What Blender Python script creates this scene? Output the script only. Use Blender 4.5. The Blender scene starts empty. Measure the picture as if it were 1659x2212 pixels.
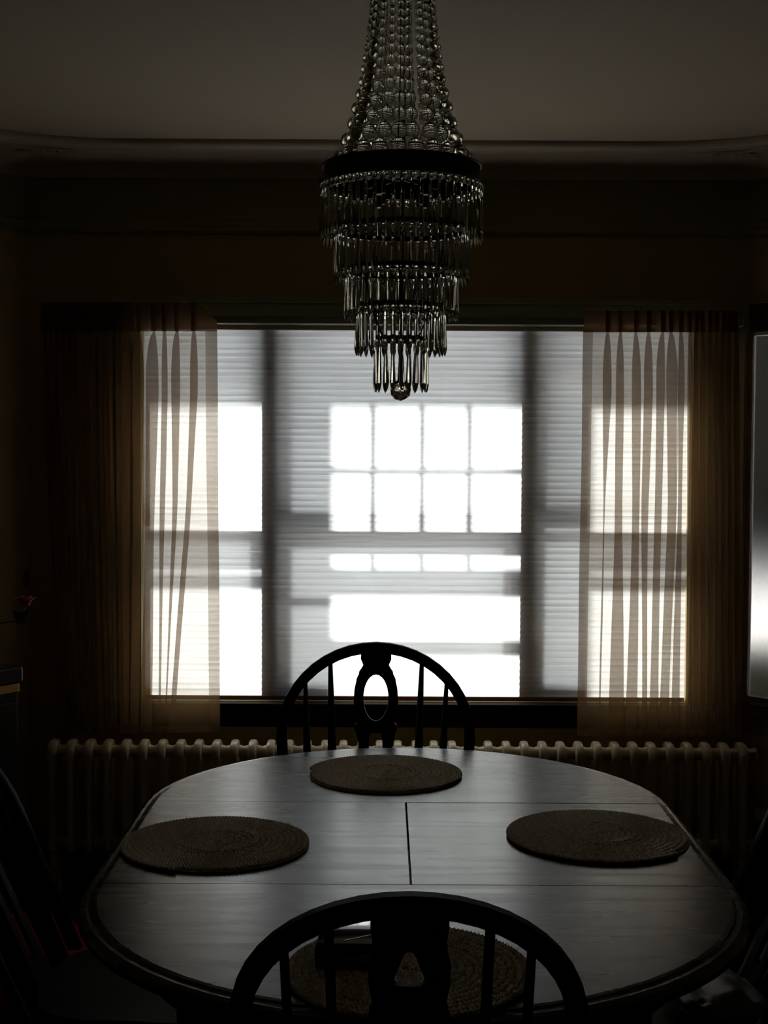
import bpy, bmesh, math, random
import numpy as np
from mathutils import Vector, Matrix
random.seed(7)
C = bpy.context.scene
COL = C.collection
# ------------------------------------------------------------------ camera
F = 3000.0; W0, H0 = 1659.0, 2212.0
CAMZ = 1.55; PITCH = math.atan((1106.0 - 965.0) / F); ROLL = math.radians(0.30)
cam_d = bpy.data.cameras.new('camera'); cam = bpy.data.objects.new('camera', cam_d); COL.objects.link(cam)
cam_d.sensor_fit = 'VERTICAL'; cam_d.sensor_height = 36.0; cam_d.lens = F / H0 * 36.0
cam_d.clip_start = 0.05; cam_d.clip_end = 200
CM = Matrix.Translation((0, 0, CAMZ)) @ Matrix.Rotation(math.pi/2 - PITCH, 4, 'X') @ Matrix.Rotation(ROLL, 4, 'Z')
cam.matrix_world = CM
C.camera = cam
# ------------------------------------------------------------------ world, sun, exposure
C.view_settings.view_transform = 'Standard'; C.view_settings.look = 'None'
C.view_settings.gamma = 1.0; C.view_settings.use_curve_mapping = False
C.view_settings.exposure = 0.0
wd = bpy.data.worlds.new('sky'); C.world = wd; wd.use_nodes = True
nt = wd.node_tree; bg = nt.nodes['Background']
tc = nt.nodes.new('ShaderNodeTexCoord'); sp = nt.nodes.new('ShaderNodeSeparateXYZ')
cr = nt.nodes.new('ShaderNodeValToRGB')
nt.links.new(tc.outputs['Generated'], sp.inputs[0]); nt.links.new(sp.outputs['Z'], cr.inputs[0])
nt.links.new(cr.outputs[0], bg.inputs[0])
cr.color_ramp.elements[0].color = (0.80, 0.85, 1.0, 1); cr.color_ramp.elements[1].color = (0.48, 0.60, 0.98, 1)
bg.inputs[1].default_value = 0.70
sd = bpy.data.lights.new('sun', 'SUN'); sun = bpy.data.objects.new('sun', sd); COL.objects.link(sun)
sd.energy = 30.0; sd.angle = math.radians(4.8); sd.color = (1.0, 0.965, 0.95)
SX, SZ = 0.756, 1.05                      # sun travels (+SX, -1, -SZ)
sun.rotation_euler = Vector((SX, -1.0, -SZ)).to_track_quat('-Z', 'Y').to_euler()
C.cycles.max_bounces = 14; C.cycles.transparent_max_bounces = 40; C.cycles.transmission_bounces = 12
C.cycles.diffuse_bounces = 5; C.cycles.glossy_bounces = 4
C.cycles.caustics_refractive = False; C.cycles.caustics_reflective = False
C.cycles.sample_clamp_indirect = 4.0

# ------------------------------------------------------------------ pixel helpers
def lerp(a, b, t): return a + (b-a)*t
def ray(px, py):
    return CM.to_3x3() @ Vector(((px - W0/2)/F, (H0/2 - py)/F, -1.0))
def P(px, py, Y):
    d = ray(px, py); t = Y / d.y
    return Vector((0, 0, CAMZ)) + d * t
def PZ(px, py, Z):
    d = ray(px, py); t = (Z - CAMZ) / d.z
    return Vector((0, 0, CAMZ)) + d * t

# ------------------------------------------------------------------ materials
MATS = {}
def nodes(name):
    m = bpy.data.materials.new(name); m.use_nodes = True; MATS[name] = m
    return m, m.node_tree, m.node_tree.nodes['Principled BSDF']
def simple(name, col, rough=0.6, metal=0.0, noise=0.0, nscale=20.0, stretch=(1, 1, 1), bump=0.0, spec=0.5, coat=0.0):
    m, t, b = nodes(name)
    b.inputs['Roughness'].default_value = rough; b.inputs['Metallic'].default_value = metal
    b.inputs['Specular IOR Level'].default_value = spec; b.inputs['Coat Weight'].default_value = coat
    tcn = t.nodes.new('ShaderNodeTexCoord'); mp = t.nodes.new('ShaderNodeMapping'); mp.inputs['Scale'].default_value = stretch
    n = t.nodes.new('ShaderNodeTexNoise'); n.inputs['Scale'].default_value = nscale; n.inputs['Detail'].default_value = 5
    t.links.new(tcn.outputs['Object'], mp.inputs[0]); t.links.new(mp.outputs[0], n.inputs['Vector'])
    r = t.nodes.new('ShaderNodeMapRange'); r.inputs[3].default_value = 1 - noise; r.inputs[4].default_value = 1 + noise
    t.links.new(n.outputs[0], r.inputs[0])
    mx = t.nodes.new('ShaderNodeVectorMath'); mx.operation = 'SCALE'; mx.inputs[0].default_value = col[:3]
    t.links.new(r.outputs[0], mx.inputs['Scale']); t.links.new(mx.outputs[0], b.inputs['Base Color'])
    if bump > 0:
        bp = t.nodes.new('ShaderNodeBump'); bp.inputs['Strength'].default_value = bump; bp.inputs['Distance'].default_value = 0.002
        t.links.new(n.outputs[0], bp.inputs['Height']); t.links.new(bp.outputs[0], b.inputs['Normal'])
    return m
simple('ceiling_paint', (0.52, 0.425, 0.315), 0.8, noise=0.03, nscale=3)
simple('wall_paint', (0.33, 0.24, 0.11), 0.75, noise=0.06, nscale=5)
simple('frieze_paint', (0.25, 0.235, 0.11), 0.75, noise=0.08, nscale=5)
simple('trim_paint', (0.30, 0.29, 0.19), 0.5, noise=0.05, nscale=8)
simple('dark_trim', (0.018, 0.012, 0.009), 0.65, noise=0.2, nscale=8, stretch=(1, 10, 10))
simple('floor_wood', (0.022, 0.012, 0.007), 0.65, noise=0.4, nscale=6, stretch=(1, 12, 1), spec=0.12)
simple('white_frame', (0.55, 0.53, 0.50), 0.5, noise=0.03)
simple('brick_outside', (0.32, 0.24, 0.19), 0.9, noise=0.2)
simple('rod_metal', (0.30, 0.31, 0.24), 0.35, metal=0.3, noise=0.03)
simple('black_wood', (0.003, 0.0025, 0.0025), 0.45, noise=0.3, nscale=10, stretch=(1, 1, 0.1), spec=0.12)
simple('iron', (0.02, 0.019, 0.015), 0.5, metal=0.6, noise=0.2, nscale=60)
simple('radiator_paint', (0.58, 0.47, 0.31), 0.33, noise=0.08, nscale=30, bump=0.2)
simple('jute', (0.86, 0.78, 0.65), 0.8, noise=0.85, nscale=120, bump=0.5, spec=0.3)
simple('red_cloth', (0.10, 0.003, 0.002), 0.85, noise=0.2, nscale=60)
simple('orange_cloth', (0.55, 0.16, 0.03), 0.8, noise=0.2, nscale=60)
simple('grey_plastic', (0.10, 0.12, 0.13), 0.42, noise=0.25, nscale=12, bump=0.5)
simple('black_gloss', (0.004, 0.004, 0.004), 0.09, noise=0.1, coat=1.0)
simple('dark_red', (0.05, 0.004, 0.004), 0.4, noise=0.1)
simple('brass', (0.55, 0.33, 0.09), 0.35, metal=0.8, noise=0.1)
simple('cabinet_wood', (0.012, 0.008, 0.006), 0.3, noise=0.4, nscale=5, stretch=(1, 1, 8))
simple('petal', (0.55, 0.16, 0.11), 0.6, noise=0.2, nscale=30)
simple('leaf_green', (0.02, 0.08, 0.03), 0.5, noise=0.2, nscale=30)
simple('cardboard', (0.22, 0.18, 0.10), 0.7, noise=0.08, nscale=20)
simple('rail_brown', (0.16, 0.07, 0.045), 0.6, noise=0.05)
simple('bright_ground', (0.62, 0.62, 0.64), 0.9, noise=0.05, nscale=1.0)  # ground made up as pale so it shines through window_2
simple('shade_fabric', (0.12, 0.10, 0.08), 0.9, noise=0.06, nscale=30)
simple('light_block_dark', (0.03, 0.035, 0.02), 0.9, noise=0.5, nscale=8)  # dark colour of the added masses that shape the window_2 glow

def table_mat():
    m, t, b = nodes('table_wood')
    tcn = t.nodes.new('ShaderNodeTexCoord'); mp = t.nodes.new('ShaderNodeMapping'); mp.inputs['Scale'].default_value = (1.0, 11.0, 1.0)
    t.links.new(tcn.outputs['Object'], mp.inputs[0])
    n = t.nodes.new('ShaderNodeTexNoise'); n.inputs['Scale'].default_value = 2.6; n.inputs['Detail'].default_value = 4; n.inputs['Roughness'].default_value = 0.5
    n.inputs['Distortion'].default_value = 0.35
    mp2 = t.nodes.new('ShaderNodeMapping'); mp2.inputs['Scale'].default_value = (1.0, 26.0, 1.0)
    n2 = t.nodes.new('ShaderNodeTexNoise'); n2.inputs['Scale'].default_value = 7; n2.inputs['Detail'].default_value = 5
    t.links.new(tcn.outputs['Object'], mp2.inputs[0]); t.links.new(mp2.outputs[0], n2.inputs['Vector'])
    t.links.new(mp.outputs[0], n.inputs['Vector'])
    c = t.nodes.new('ShaderNodeValToRGB')
    c.color_ramp.elements[0].position = 0.30; c.color_ramp.elements[0].color = (0.006, 0.005, 0.004, 1)
    c.color_ramp.elements[1].position = 0.72; c.color_ramp.elements[1].color = (0.015, 0.013, 0.011, 1)
    t.links.new(n.outputs[0], c.inputs[0]); t.links.new(c.outputs[0], b.inputs['Base Color'])
    r = t.nodes.new('ShaderNodeMapRange'); r.inputs[1].default_value = 0.3; r.inputs[2].default_value = 0.7
    r.inputs[3].default_value = 0.30; r.inputs[4].default_value = 0.23
    t.links.new(n.outputs[0], r.inputs[0]); t.links.new(r.outputs[0], b.inputs['Roughness'])
    s = t.nodes.new('ShaderNodeMapRange'); s.inputs[1].default_value = 0.3; s.inputs[2].default_value = 0.7
    s.inputs[3].default_value = 0.58; s.inputs[4].default_value = 0.78
    ad = t.nodes.new('ShaderNodeMath'); ad.operation = 'MULTIPLY_ADD'; ad.inputs[1].default_value = 0.35; ad.inputs[2].default_value = 0.0
    t.links.new(n2.outputs[0], ad.inputs[0])
    ad2 = t.nodes.new('ShaderNodeMath'); ad2.operation = 'MULTIPLY_ADD'; ad2.inputs[1].default_value = 0.65
    t.links.new(n.outputs[0], ad2.inputs[0]); t.links.new(ad.outputs[0], ad2.inputs[2]); t.links.new(ad2.outputs[0], s.inputs[0])
    t.links.new(s.outputs[0], b.inputs['Specular IOR Level'])
    bp = t.nodes.new('ShaderNodeBump'); bp.inputs['Strength'].default_value = 0.04; bp.inputs['Distance'].default_value = 0.001
    t.links.new(n2.outputs[0], bp.inputs['Height']); t.links.new(bp.outputs[0], b.inputs['Normal'])
table_mat()

def crystal():
    m, t, b = nodes('crystal')
    b.inputs['Base Color'].default_value = (0.80, 0.785, 0.70, 1); b.inputs['Roughness'].default_value = 0.015
    b.inputs['Transmission Weight'].default_value = 1.0; b.inputs['IOR'].default_value = 1.56
crystal()
MATS['black_wood'].node_tree.nodes['Principled BSDF'].inputs['IOR'].default_value = 1.14
MATS['dark_trim'].node_tree.nodes['Principled BSDF'].inputs['IOR'].default_value = 1.12
MATS['jute'].node_tree.nodes['Principled BSDF'].inputs['Sheen Weight'].default_value = 0.5
MATS['red_cloth'].node_tree.nodes['Principled BSDF'].inputs['Specular IOR Level'].default_value = 0.05
def window_glass():
    m = bpy.data.materials.new('window_glass'); m.use_nodes = True; MATS['window_glass'] = m
    t = m.node_tree; t.nodes.clear(); o = t.nodes.new('ShaderNodeOutputMaterial')
    g = t.nodes.new('ShaderNodeBsdfGlossy'); g.inputs['Roughness'].default_value = 0.02
    tr = t.nodes.new('ShaderNodeBsdfTransparent'); tr.inputs[0].default_value = (0.93, 0.95, 0.94, 1)
    lw = t.nodes.new('ShaderNodeLayerWeight'); lw.inputs[0].default_value = 0.5
    pw = t.nodes.new('ShaderNodeMath'); pw.operation = 'POWER'; pw.inputs[1].default_value = 5.0
    fr = t.nodes.new('ShaderNodeMath'); fr.operation = 'MULTIPLY_ADD'; fr.inputs[1].default_value = 0.5; fr.inputs[2].default_value = 0.03
    t.links.new(lw.outputs['Facing'], pw.inputs[0]); t.links.new(pw.outputs[0], fr.inputs[0])
    mx = t.nodes.new('ShaderNodeMixShader')
    t.links.new(fr.outputs[0], mx.inputs[0]); t.links.new(tr.outputs[0], mx.inputs[1]); t.links.new(g.outputs[0], mx.inputs[2])
    t.links.new(mx.outputs[0], o.inputs[0])
window_glass()
def sheer(name, transp, tcol, scol, weave=True, dcol=None, tw=0.6):
    """thin cloth: part of the light passes straight, the rest is scattered through or back"""
    m = bpy.data.materials.new(name); m.use_nodes = True; MATS[name] = m
    t = m.node_tree; t.nodes.clear(); o = t.nodes.new('ShaderNodeOutputMaterial')
    tr = t.nodes.new('ShaderNodeBsdfTransparent'); tr.inputs[0].default_value = tcol + (1,)
    tl = t.nodes.new('ShaderNodeBsdfTranslucent'); tl.inputs[0].default_value = scol + (1,)
    df = t.nodes.new('ShaderNodeBsdfDiffuse'); df.inputs[0].default_value = (dcol or scol) + (1,)
    m1 = t.nodes.new('ShaderNodeMixShader'); m1.inputs[0].default_value = 1 - tw
    m2 = t.nodes.new('ShaderNodeMixShader'); m2.inputs[0].default_value = 1 - transp
    t.links.new(tl.outputs[0], m1.inputs[1]); t.links.new(df.outputs[0], m1.inputs[2])
    t.links.new(tr.outputs[0], m2.inputs[1]); t.links.new(m1.outputs[0], m2.inputs[2]); t.links.new(m2.outputs[0], o.inputs[0])
    if weave:
        tcn = t.nodes.new('ShaderNodeTexCoord'); mp = t.nodes.new('ShaderNodeMapping'); mp.inputs['Scale'].default_value = (420, 420, 60)
        n = t.nodes.new('ShaderNodeTexNoise'); n.inputs['Scale'].default_value = 1.0; n.inputs['Detail'].default_value = 2
        r = t.nodes.new('ShaderNodeMapRange'); r.inputs[1].default_value = 0.3; r.inputs[2].default_value = 0.7
        r.inputs[3].default_value = 1 - transp + 0.03; r.inputs[4].default_value = 1 - transp - 0.03
        t.links.new(tcn.outputs['Object'], mp.inputs[0]); t.links.new(mp.outputs[0], n.inputs['Vector'])
        t.links.new(n.outputs[0], r.inputs[0]); t.links.new(r.outputs[0], m2.inputs[0])
sheer('sheer_voile', 0.51, (1.0, 0.965, 0.92), (0.24, 0.145, 0.065))
sheer('sheer_heading', 0.13, (1.0, 0.85, 0.7), (0.17, 0.09, 0.045))
def blind_mat():
    m = bpy.data.materials.new('blind_fabric'); m.use_nodes = True; MATS['blind_fabric'] = m
    t = m.node_tree; t.nodes.clear(); o = t.nodes.new('ShaderNodeOutputMaterial')
    tcn = t.nodes.new('ShaderNodeTexCoord'); mp = t.nodes.new('ShaderNodeMapping'); mp.inputs['Scale'].default_value = (5, 1, 170)
    n = t.nodes.new('ShaderNodeTexNoise'); n.inputs['Scale'].default_value = 1.0; n.inputs['Detail'].default_value = 4
    t.links.new(tcn.outputs['Object'], mp.inputs[0])
    ob = t.nodes.new('ShaderNodeObjectInfo'); av = t.nodes.new('ShaderNodeVectorMath')
    t.links.new(ob.outputs['Location'], av.inputs[0])
    mv = t.nodes.new('ShaderNodeVectorMath'); mv.operation = 'SCALE'; mv.inputs['Scale'].default_value = 37.0
    t.links.new(ob.outputs['Location'], mv.inputs[0]); t.links.new(mp.outputs[0], av.inputs[0]); t.links.new(mv.outputs[0], av.inputs[1])
    t.links.new(av.outputs[0], n.inputs['Vector'])
    r = t.nodes.new('ShaderNodeMapRange'); r.inputs[1].default_value = 0.25; r.inputs[2].default_value = 0.75
    r.inputs[3].default_value = 0.44; r.inputs[4].default_value = 0.68
    t.links.new(n.outputs[0], r.inputs[0])
    vs = t.nodes.new('ShaderNodeVectorMath'); vs.operation = 'SCALE'; vs.inputs[0].default_value = (0.99, 0.98, 1.0)
    t.links.new(r.outputs[0], vs.inputs['Scale'])
    tl = t.nodes.new('ShaderNodeBsdfTranslucent'); t.links.new(vs.outputs[0], tl.inputs[0])
    df = t.nodes.new('ShaderNodeBsdfDiffuse'); df.inputs[0].default_value = (0.6, 0.58, 0.57, 1)
    mx = t.nodes.new('ShaderNodeMixShader'); mx.inputs[0].default_value = 0.18
    rf = t.nodes.new('ShaderNodeBsdfRefraction'); rf.inputs['IOR'].default_value = 1.25; rf.inputs['Roughness'].default_value = 0.55
    rf.inputs['Color'].default_value = (0.50, 0.50, 0.50, 1)
    m3 = t.nodes.new('ShaderNodeMixShader'); m3.inputs[0].default_value = 0.20
    t.links.new(tl.outputs[0], mx.inputs[1]); t.links.new(df.outputs[0], mx.inputs[2])
    t.links.new(mx.outputs[0], m3.inputs[1]); t.links.new(rf.outputs[0], m3.inputs[2]); t.links.new(m3.outputs[0], o.inputs[0])
blind_mat()

# ------------------------------------------------------------------ mesh helpers
def new_obj(name, me, parent=None, loc=(0, 0, 0)):
    o = bpy.data.objects.new(name, me); COL.objects.link(o); o.location = loc
    if parent: o.parent = parent
    return o
def mesh(name, v, f, mat, smooth=False):
    me = bpy.data.meshes.new(name); me.from_pydata([tuple(p) for p in v], [], f); me.update()
    me.materials.append(MATS[mat])
    if smooth:
        me.polygons.foreach_set('use_smooth', [True]*len(me.polygons))
    return me
class MB:
    def __init__(s): s.v = []; s.f = []
    def add(s, v, f):
        n = len(s.v); s.v += [tuple(p) for p in v]; s.f += [tuple(i + n for i in q) for q in f]; return s
    def box(s, x0, x1, y0, y1, z0, z1, M=None, b=0.0):
        if b <= 0:
            v = [(x, y, z) for z in (z0, z1) for y in (y0, y1) for x in (x0, x1)]
            f = [(0,2,3,1),(4,5,7,6),(0,1,5,4),(2,6,7,3),(0,4,6,2),(1,3,7,5)]
        else:
            bm = bmesh.new(); bmesh.ops.create_cube(bm, size=1)
            for q in bm.verts: q.co = Vector(((x0+x1)/2 + q.co.x*(x1-x0), (y0+y1)/2 + q.co.y*(y1-y0), (z0+z1)/2 + q.co.z*(z1-z0)))
            bmesh.ops.bevel(bm, geom=bm.edges[:], offset=b, segments=2, affect='EDGES', profile=0.5)
            bm.verts.index_update(); v = [tuple(q.co) for q in bm.verts]; f = [tuple(q.index for q in p.verts) for p in bm.faces]; bm.free()
        if M: v = [M @ Vector(p) for p in v]
        return s.add(v, f)
    def tube(s, pts, rads, n=8, cap=True, flat=None, closed=False):
        """swept tube; flat=(a,b) multiplies the radius across/along"""
        pts = [Vector(p) for p in pts]; k = len(pts)
        if not hasattr(rads, '__len__'): rads = [rads]*k
        v = []; f = []; up = None
        for i, p in enumerate(pts):
            if closed: d = pts[(i+1) % k] - pts[i-1]
            else: d = pts[min(i+1, k-1)] - pts[max(i-1, 0)]
            d.normalize()
            if up is None:
                up = Vector((0, 0, 1)) if abs(d.z) < 0.9 else Vector((0, 1, 0))
            a = d.cross(up); a.normalize(); b = a.cross(d); b.normalize(); up = b
            fa, fb = flat if flat else (1, 1)
            for j in range(n):
                th = 2*math.pi*j/n
                v.append(p + a*math.cos(th)*rads[i]*fa + b*math.sin(th)*rads[i]*fb)
        for i in range(k if closed else k-1):
            for j in range(n):
                i2 = (i+1) % k
                f.append((i*n+j, i*n+(j+1) % n, i2*n+(j+1) % n, i2*n+j))
        if cap and not closed:
            f.append(tuple(range(n))[::-1]); f.append(tuple((k-1)*n + j for j in range(n)))
        return s.add(v, f)
    def lathe(s, prof, n=16, c=(0, 0, 0), axis='z'):
        v = []; f = []; k = len(prof)
        for r, z in prof:
            for j in range(n):
                th = 2*math.pi*j/n; x, y = r*math.cos(th), r*math.sin(th)
                if axis == 'z': v.append((c[0]+x, c[1]+y, c[2]+z))
                elif axis == 'x': v.append((c[0]+z, c[1]+x, c[2]+y))
                else: v.append((c[0]+x, c[1]+z, c[2]+y))
        for i in range(k-1):
            for j in range(n): f.append((i*n+j, i*n+(j+1) % n, (i+1)*n+(j+1) % n, (i+1)*n+j))
        f.append(tuple(range(n))[::-1]); f.append(tuple((k-1)*n+j for j in range(n)))
        return s.add(v, f)
    def build(s, name, mat, parent=None, smooth=False, loc=(0, 0, 0), auto=True):
        me = mesh(name, s.v, s.f, mat, smooth)
        bm = bmesh.new(); bm.from_mesh(me); bmesh.ops.recalc_face_normals(bm, faces=bm.faces[:])
        if smooth:
            for e in bm.edges:
                if len(e.link_faces) == 2 and e.calc_face_angle(0) > math.radians(40): e.smooth = False
        bm.to_mesh(me); bm.free()
        return new_obj(name, me, parent, loc)
def empty(name, loc=(0, 0, 0), rz=0.0):
    o = bpy.data.objects.new(name, None); COL.objects.link(o); o.location = loc; o.rotation_euler = (0, 0, rz); o.empty_display_size = 0.1
    return o
def tag(o, label=None, cat=None, group=None, kind=None):
    if label: o['label'] = label
    if cat: o['category'] = cat
    if group: o['group'] = group
    if kind: o['kind'] = kind
    return o

# ================================================================== THE SETTING
YW = 4.90; TH = 0.305; HC = 2.55; ZR = 2.30
CL = (-1.26, YW); CR = (1.27, YW)
LW, RW, YB = -2.0, 2.05, -2.6
# ---- floor and ceiling
def plank_floor():
    fl = empty('floor'); tag(fl, 'dark stained floorboards of the dining room', kind='structure')
    b = MB(); b.box(LW-0.1, RW+0.1, YB-0.1, 5.0, -0.12, -0.02); b.build('subfloor', 'floor_wood', fl)
    w = 0.13; x = LW; me = None
    while x < RW:
        if me is None:
            q = MB().box(0, w-0.003, YB, 4.9, -0.02, 0.0, b=0.0); o = q.build('plank', 'floor_wood', fl, loc=(x, 0, 0)); me = o.data
        else: new_obj('plank', me, fl, (x, 0, 0))
        x += w
plank_floor()
# room outline (inside faces), counter-clockwise seen from above
OUT = [(LW, YB), (LW, YW-(CL[0]-LW)), CL, CR, (RW, YW-(RW-CR[0])), (RW, YB)]
cm = MB(); cm.box(LW-0.3, RW+0.3, YB-0.3, YW+0.3, HC, HC+0.1)
ceil = cm.build('ceiling', 'ceiling_paint'); tag(ceil, kind='structure')

def offset_path(d, rad, n=10):
    """room outline moved inwards by d with rounded corners"""
    pts = []; L = len(OUT)
    lines = []
    for i in range(L):
        a = Vector(OUT[i]); b = Vector(OUT[(i+1) % L]); t = (b-a).normalized(); nrm = Vector((t.y, -t.x))
        lines.append((a + nrm*d, t))
    cor = []
    for i in range(L):
        p, t = lines[i-1]; q, u = lines[i]
        den = t.x*u.y - t.y*u.x
        s = ((q.x-p.x)*u.y - (q.y-p.y)*u.x)/den
        cor.append(p + t*s)
    for i in range(L):
        c = cor[i]; t = lines[i-1][1]; u = lines[i][1]
        ang = math.acos(max(-1, min(1, t.dot(u)))); cut = rad*math.tan(ang/2)
        a = c - t*cut; b = c + u*cut
        if rad < 1e-4: pts.append(c); continue
        for k in range(n+1):
            s = k/n; pts.append((a*(1-s)**2 + c*2*s*(1-s) + b*s*s))
    return pts
def sweep(prof_fn, name, mat, parent, smooth=True):
    """prof_fn: list of (d, z, rad): one rounded outline for each profile point"""
    rings = [[(p.x, p.y, z) for p in offset_path(d, r)] for d, z, r in prof_fn]
    n = len(rings[0]); v = [p for r in rings for p in r]; f = []
    for i in range(len(rings)-1):
        for j in range(n): f.append((i*n+j, i*n+(j+1) % n, (i+1)*n+(j+1) % n, (i+1)*n+j))
    b = MB(); b.add(v, f); return b.build(name, mat, parent, smooth)
# cove between wall and ceiling, and two ceiling mouldings that part at the corners
cv = [(0.215*(1-math.sin(a)), 2.488 + (HC-0.002-2.488)*(1-math.cos(a)) , 0.03) for a in [math.pi/2*k/8 for k in range(9)]][::-1]
cv = [(0.0 + 0.20*(1-math.cos(a)), 2.485 + 0.063*math.sin(a), 0.05) for a in [math.pi/2*k/8 for k in range(9)]]
sweep(cv, 'cove', 'ceiling_paint', ceil)
def bead_prof(d0, z, w, h, rad):
    return [(d0, z, rad)] + [(d0 + w*(0.5-0.5*math.cos(a)), z - h*math.sin(a), rad) for a in [math.pi*k/6 for k in range(1, 6)]] + [(d0+w, z, rad)]
sweep(bead_prof(0.190, HC-0.001, 0.022, 0.014, 0.08), 'ceiling_moulding', 'ceiling_paint', ceil)
sweep(bead_prof(0.222, HC-0.001, 0.034, 0.018, 0.62), 'ceiling_moulding', 'ceiling_paint', ceil)
sweep(bead_prof(0.266, HC-0.001, 0.052, 0.024, 0.72), 'ceiling_moulding', 'ceiling_paint', ceil)
# plaster corner bosses where the mouldings part
for (cx, cy) in ((-1.18, 4.80), (1.19, 4.80)):
    b = MB()
    for k in range(7):
        a = math.radians(-150 + k*20); L = 0.085
        for q in range(4):
            r = 0.02 + L*q/4
            b.lathe([(0.002, -0.012), (0.012, -0.009), (0.014, 0)], 8, (cx + r*math.cos(a), cy + r*math.sin(a), HC-0.002))
    b.build('corner_boss', 'ceiling_paint', ceil, True)

# ---- window wall with the wide opening of window_1
YG = 4.93                               # plane of the blind
WX0, WX1 = P(310, 1100, YG).x, P(1486, 1100, YG).x
WZ0, WZ1 = P(865, 1512, YG).z, P(865, 705, YG).z
wb = MB()
def wall_with_hole(b, u0, u1, z0, z1, hx0, hx1, hz0, hz1, y0, y1, M=None):
    b.box(u0, hx0, y0, y1, z0, z1, M); b.box(hx1, u1, y0, y1, z0, z1, M)
    b.box(hx0, hx1, y0, y1, z0, hz0, M); b.box(hx0, hx1, y0, y1, hz1, z1, M)
wall_with_hole(wb, CL[0]-0.3, CR[0]+0.004, 0, ZR, WX0, WX1, WZ0, WZ1, YW, YW+0.06)
wall_with_hole(wb, CL[0]-0.3, CR[0]+0.004, 0, ZR, WX0-0.20, WX1, WZ0, WZ1, YW+0.06, YW+TH)
w_back = wb.build('wall_back', 'wall_paint'); tag(w_back, kind='structure')
MB().box(CL[0]-0.3, CR[0]+0.004, YW, YW+TH, ZR, HC).build('frieze', 'frieze_paint', w_back)
# bay side wall at the right, with window_2 (local frame: u along wall, v outwards)
def wall_frame(p, ang):
    return Matrix.Translation((p[0], p[1], 0)) @ Matrix.Rotation(ang, 4, 'Z')
MRB = wall_frame(CR, -math.pi/4)        # u runs right and towards the camera, +y is outwards
SL = (RW-CR[0])*math.sqrt(2)
H2X0, H2X1 = 0.012, 0.82
rb = MB(); wall_with_hole(rb, 0, SL+0.3, 0, ZR, H2X0, H2X1, WZ0, WZ1, 0, 0.03, MRB)
w_rb = rb.build('wall_right_bay', 'wall_paint'); tag(w_rb, kind='structure')
MB().box(0, SL+0.3, 0, 0.14, ZR, HC, MRB).build('frieze', 'frieze_paint', w_rb)
SLL = (CL[0]-LW)*math.sqrt(2)
MLB = wall_frame((LW, YW-(CL[0]-LW)), math.pi/4)
w_lb = MB().box(-0.3, SLL, 0, 0.14, 0, ZR, MLB).build('wall_left_bay', 'wall_paint'); tag(w_lb, kind='structure')
MB().box(-0.3, SLL, 0, 0.14, ZR, HC, MLB).build('frieze', 'frieze_paint', w_lb)
for nm, a in (('wall_left', (LW-0.15, LW, YB, OUT[1][1], 0, HC)), ('wall_right', (RW, RW+0.15, YB, OUT[4][1], 0, HC)), ('wall_rear', (LW-0.15, RW+0.15, YB-0.15, YB, 0, HC))):
    o = MB().box(*a).build(nm, 'wall_paint'); tag(o, kind='structure')
# picture rail all round
pr = sweep([(0.0, 2.290, 0), (0.010, 2.292, 0), (0.018, 2.300, 0), (0.016, 2.312, 0), (0.008, 2.320, 0), (0.006, 2.336, 0), (0.0, 2.340, 0)], 'trim_1', 'frieze_paint', None, False)
tag(pr, kind='structure')
sb = sweep([(0.0, 0.0, 0), (0.018, 0.0, 0), (0.018, 0.12, 0), (0.010, 0.15, 0), (0.0, 0.155, 0)], 'baseboard_back', 'dark_trim', None, False)
tag(sb, kind='structure')

# ---- window_1: casing, mullions, sashes, panes
win = empty('window_1', ((WX0+WX1)/2, YG, WZ0)); tag(win, kind='structure')
def wpart(b, name, mat, parent=win, smooth=False):
    o = b.build(name, mat, None, smooth); o.parent = parent
    o.matrix_parent_inverse = Matrix.Translation(-parent.location) if parent.location.length else Matrix()
    return o
def zs(py): return P(865, py, YG).z
def xs(px): return P(px, 1100, YG).x
b = MB(); b.box(WX0-0.09, WX1+0.09, YW-0.018, YW, WZ1, WZ1+0.085, b=0.003); b.box(WX0-0.10, WX1+0.10, YW-0.026, YW, WZ1+0.075, WZ1+0.095, b=0.003)
wpart(b, 'head_casing', 'trim_paint')
for s0, s1 in ((WX0-0.09, WX0), (WX1, WX1+0.09)):
    wpart(MB().box(s0, s1, YW-0.018, YW, WZ0-0.08, WZ1, b=0.003), 'side_casing', 'trim_paint')
b = MB(); b.box(WX0-0.11, WX1+0.11, YW-0.045, YG-0.01, WZ0-0.026, WZ0-0.002, b=0.004); wpart(b, 'window_sill', 'dark_trim')
b = MB(); b.box(WX0-0.09, WX1+0.09, YW-0.02, YW, WZ0-0.09, WZ0-0.026, b=0.003); wpart(b, 'apron_board', 'dark_trim')
piers = [(xs(556), xs(604)), (xs(1116), xs(1164))]
for a, c in piers:
    wpart(MB().box(a, c, YG+0.020, YG+0.25, WZ0, WZ1), 'mullion', 'brick_outside')
bays = [(WX0-0.19, piers[0][0]), (piers[0][1], piers[1][0]), (piers[1][1], WX1)]
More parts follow.
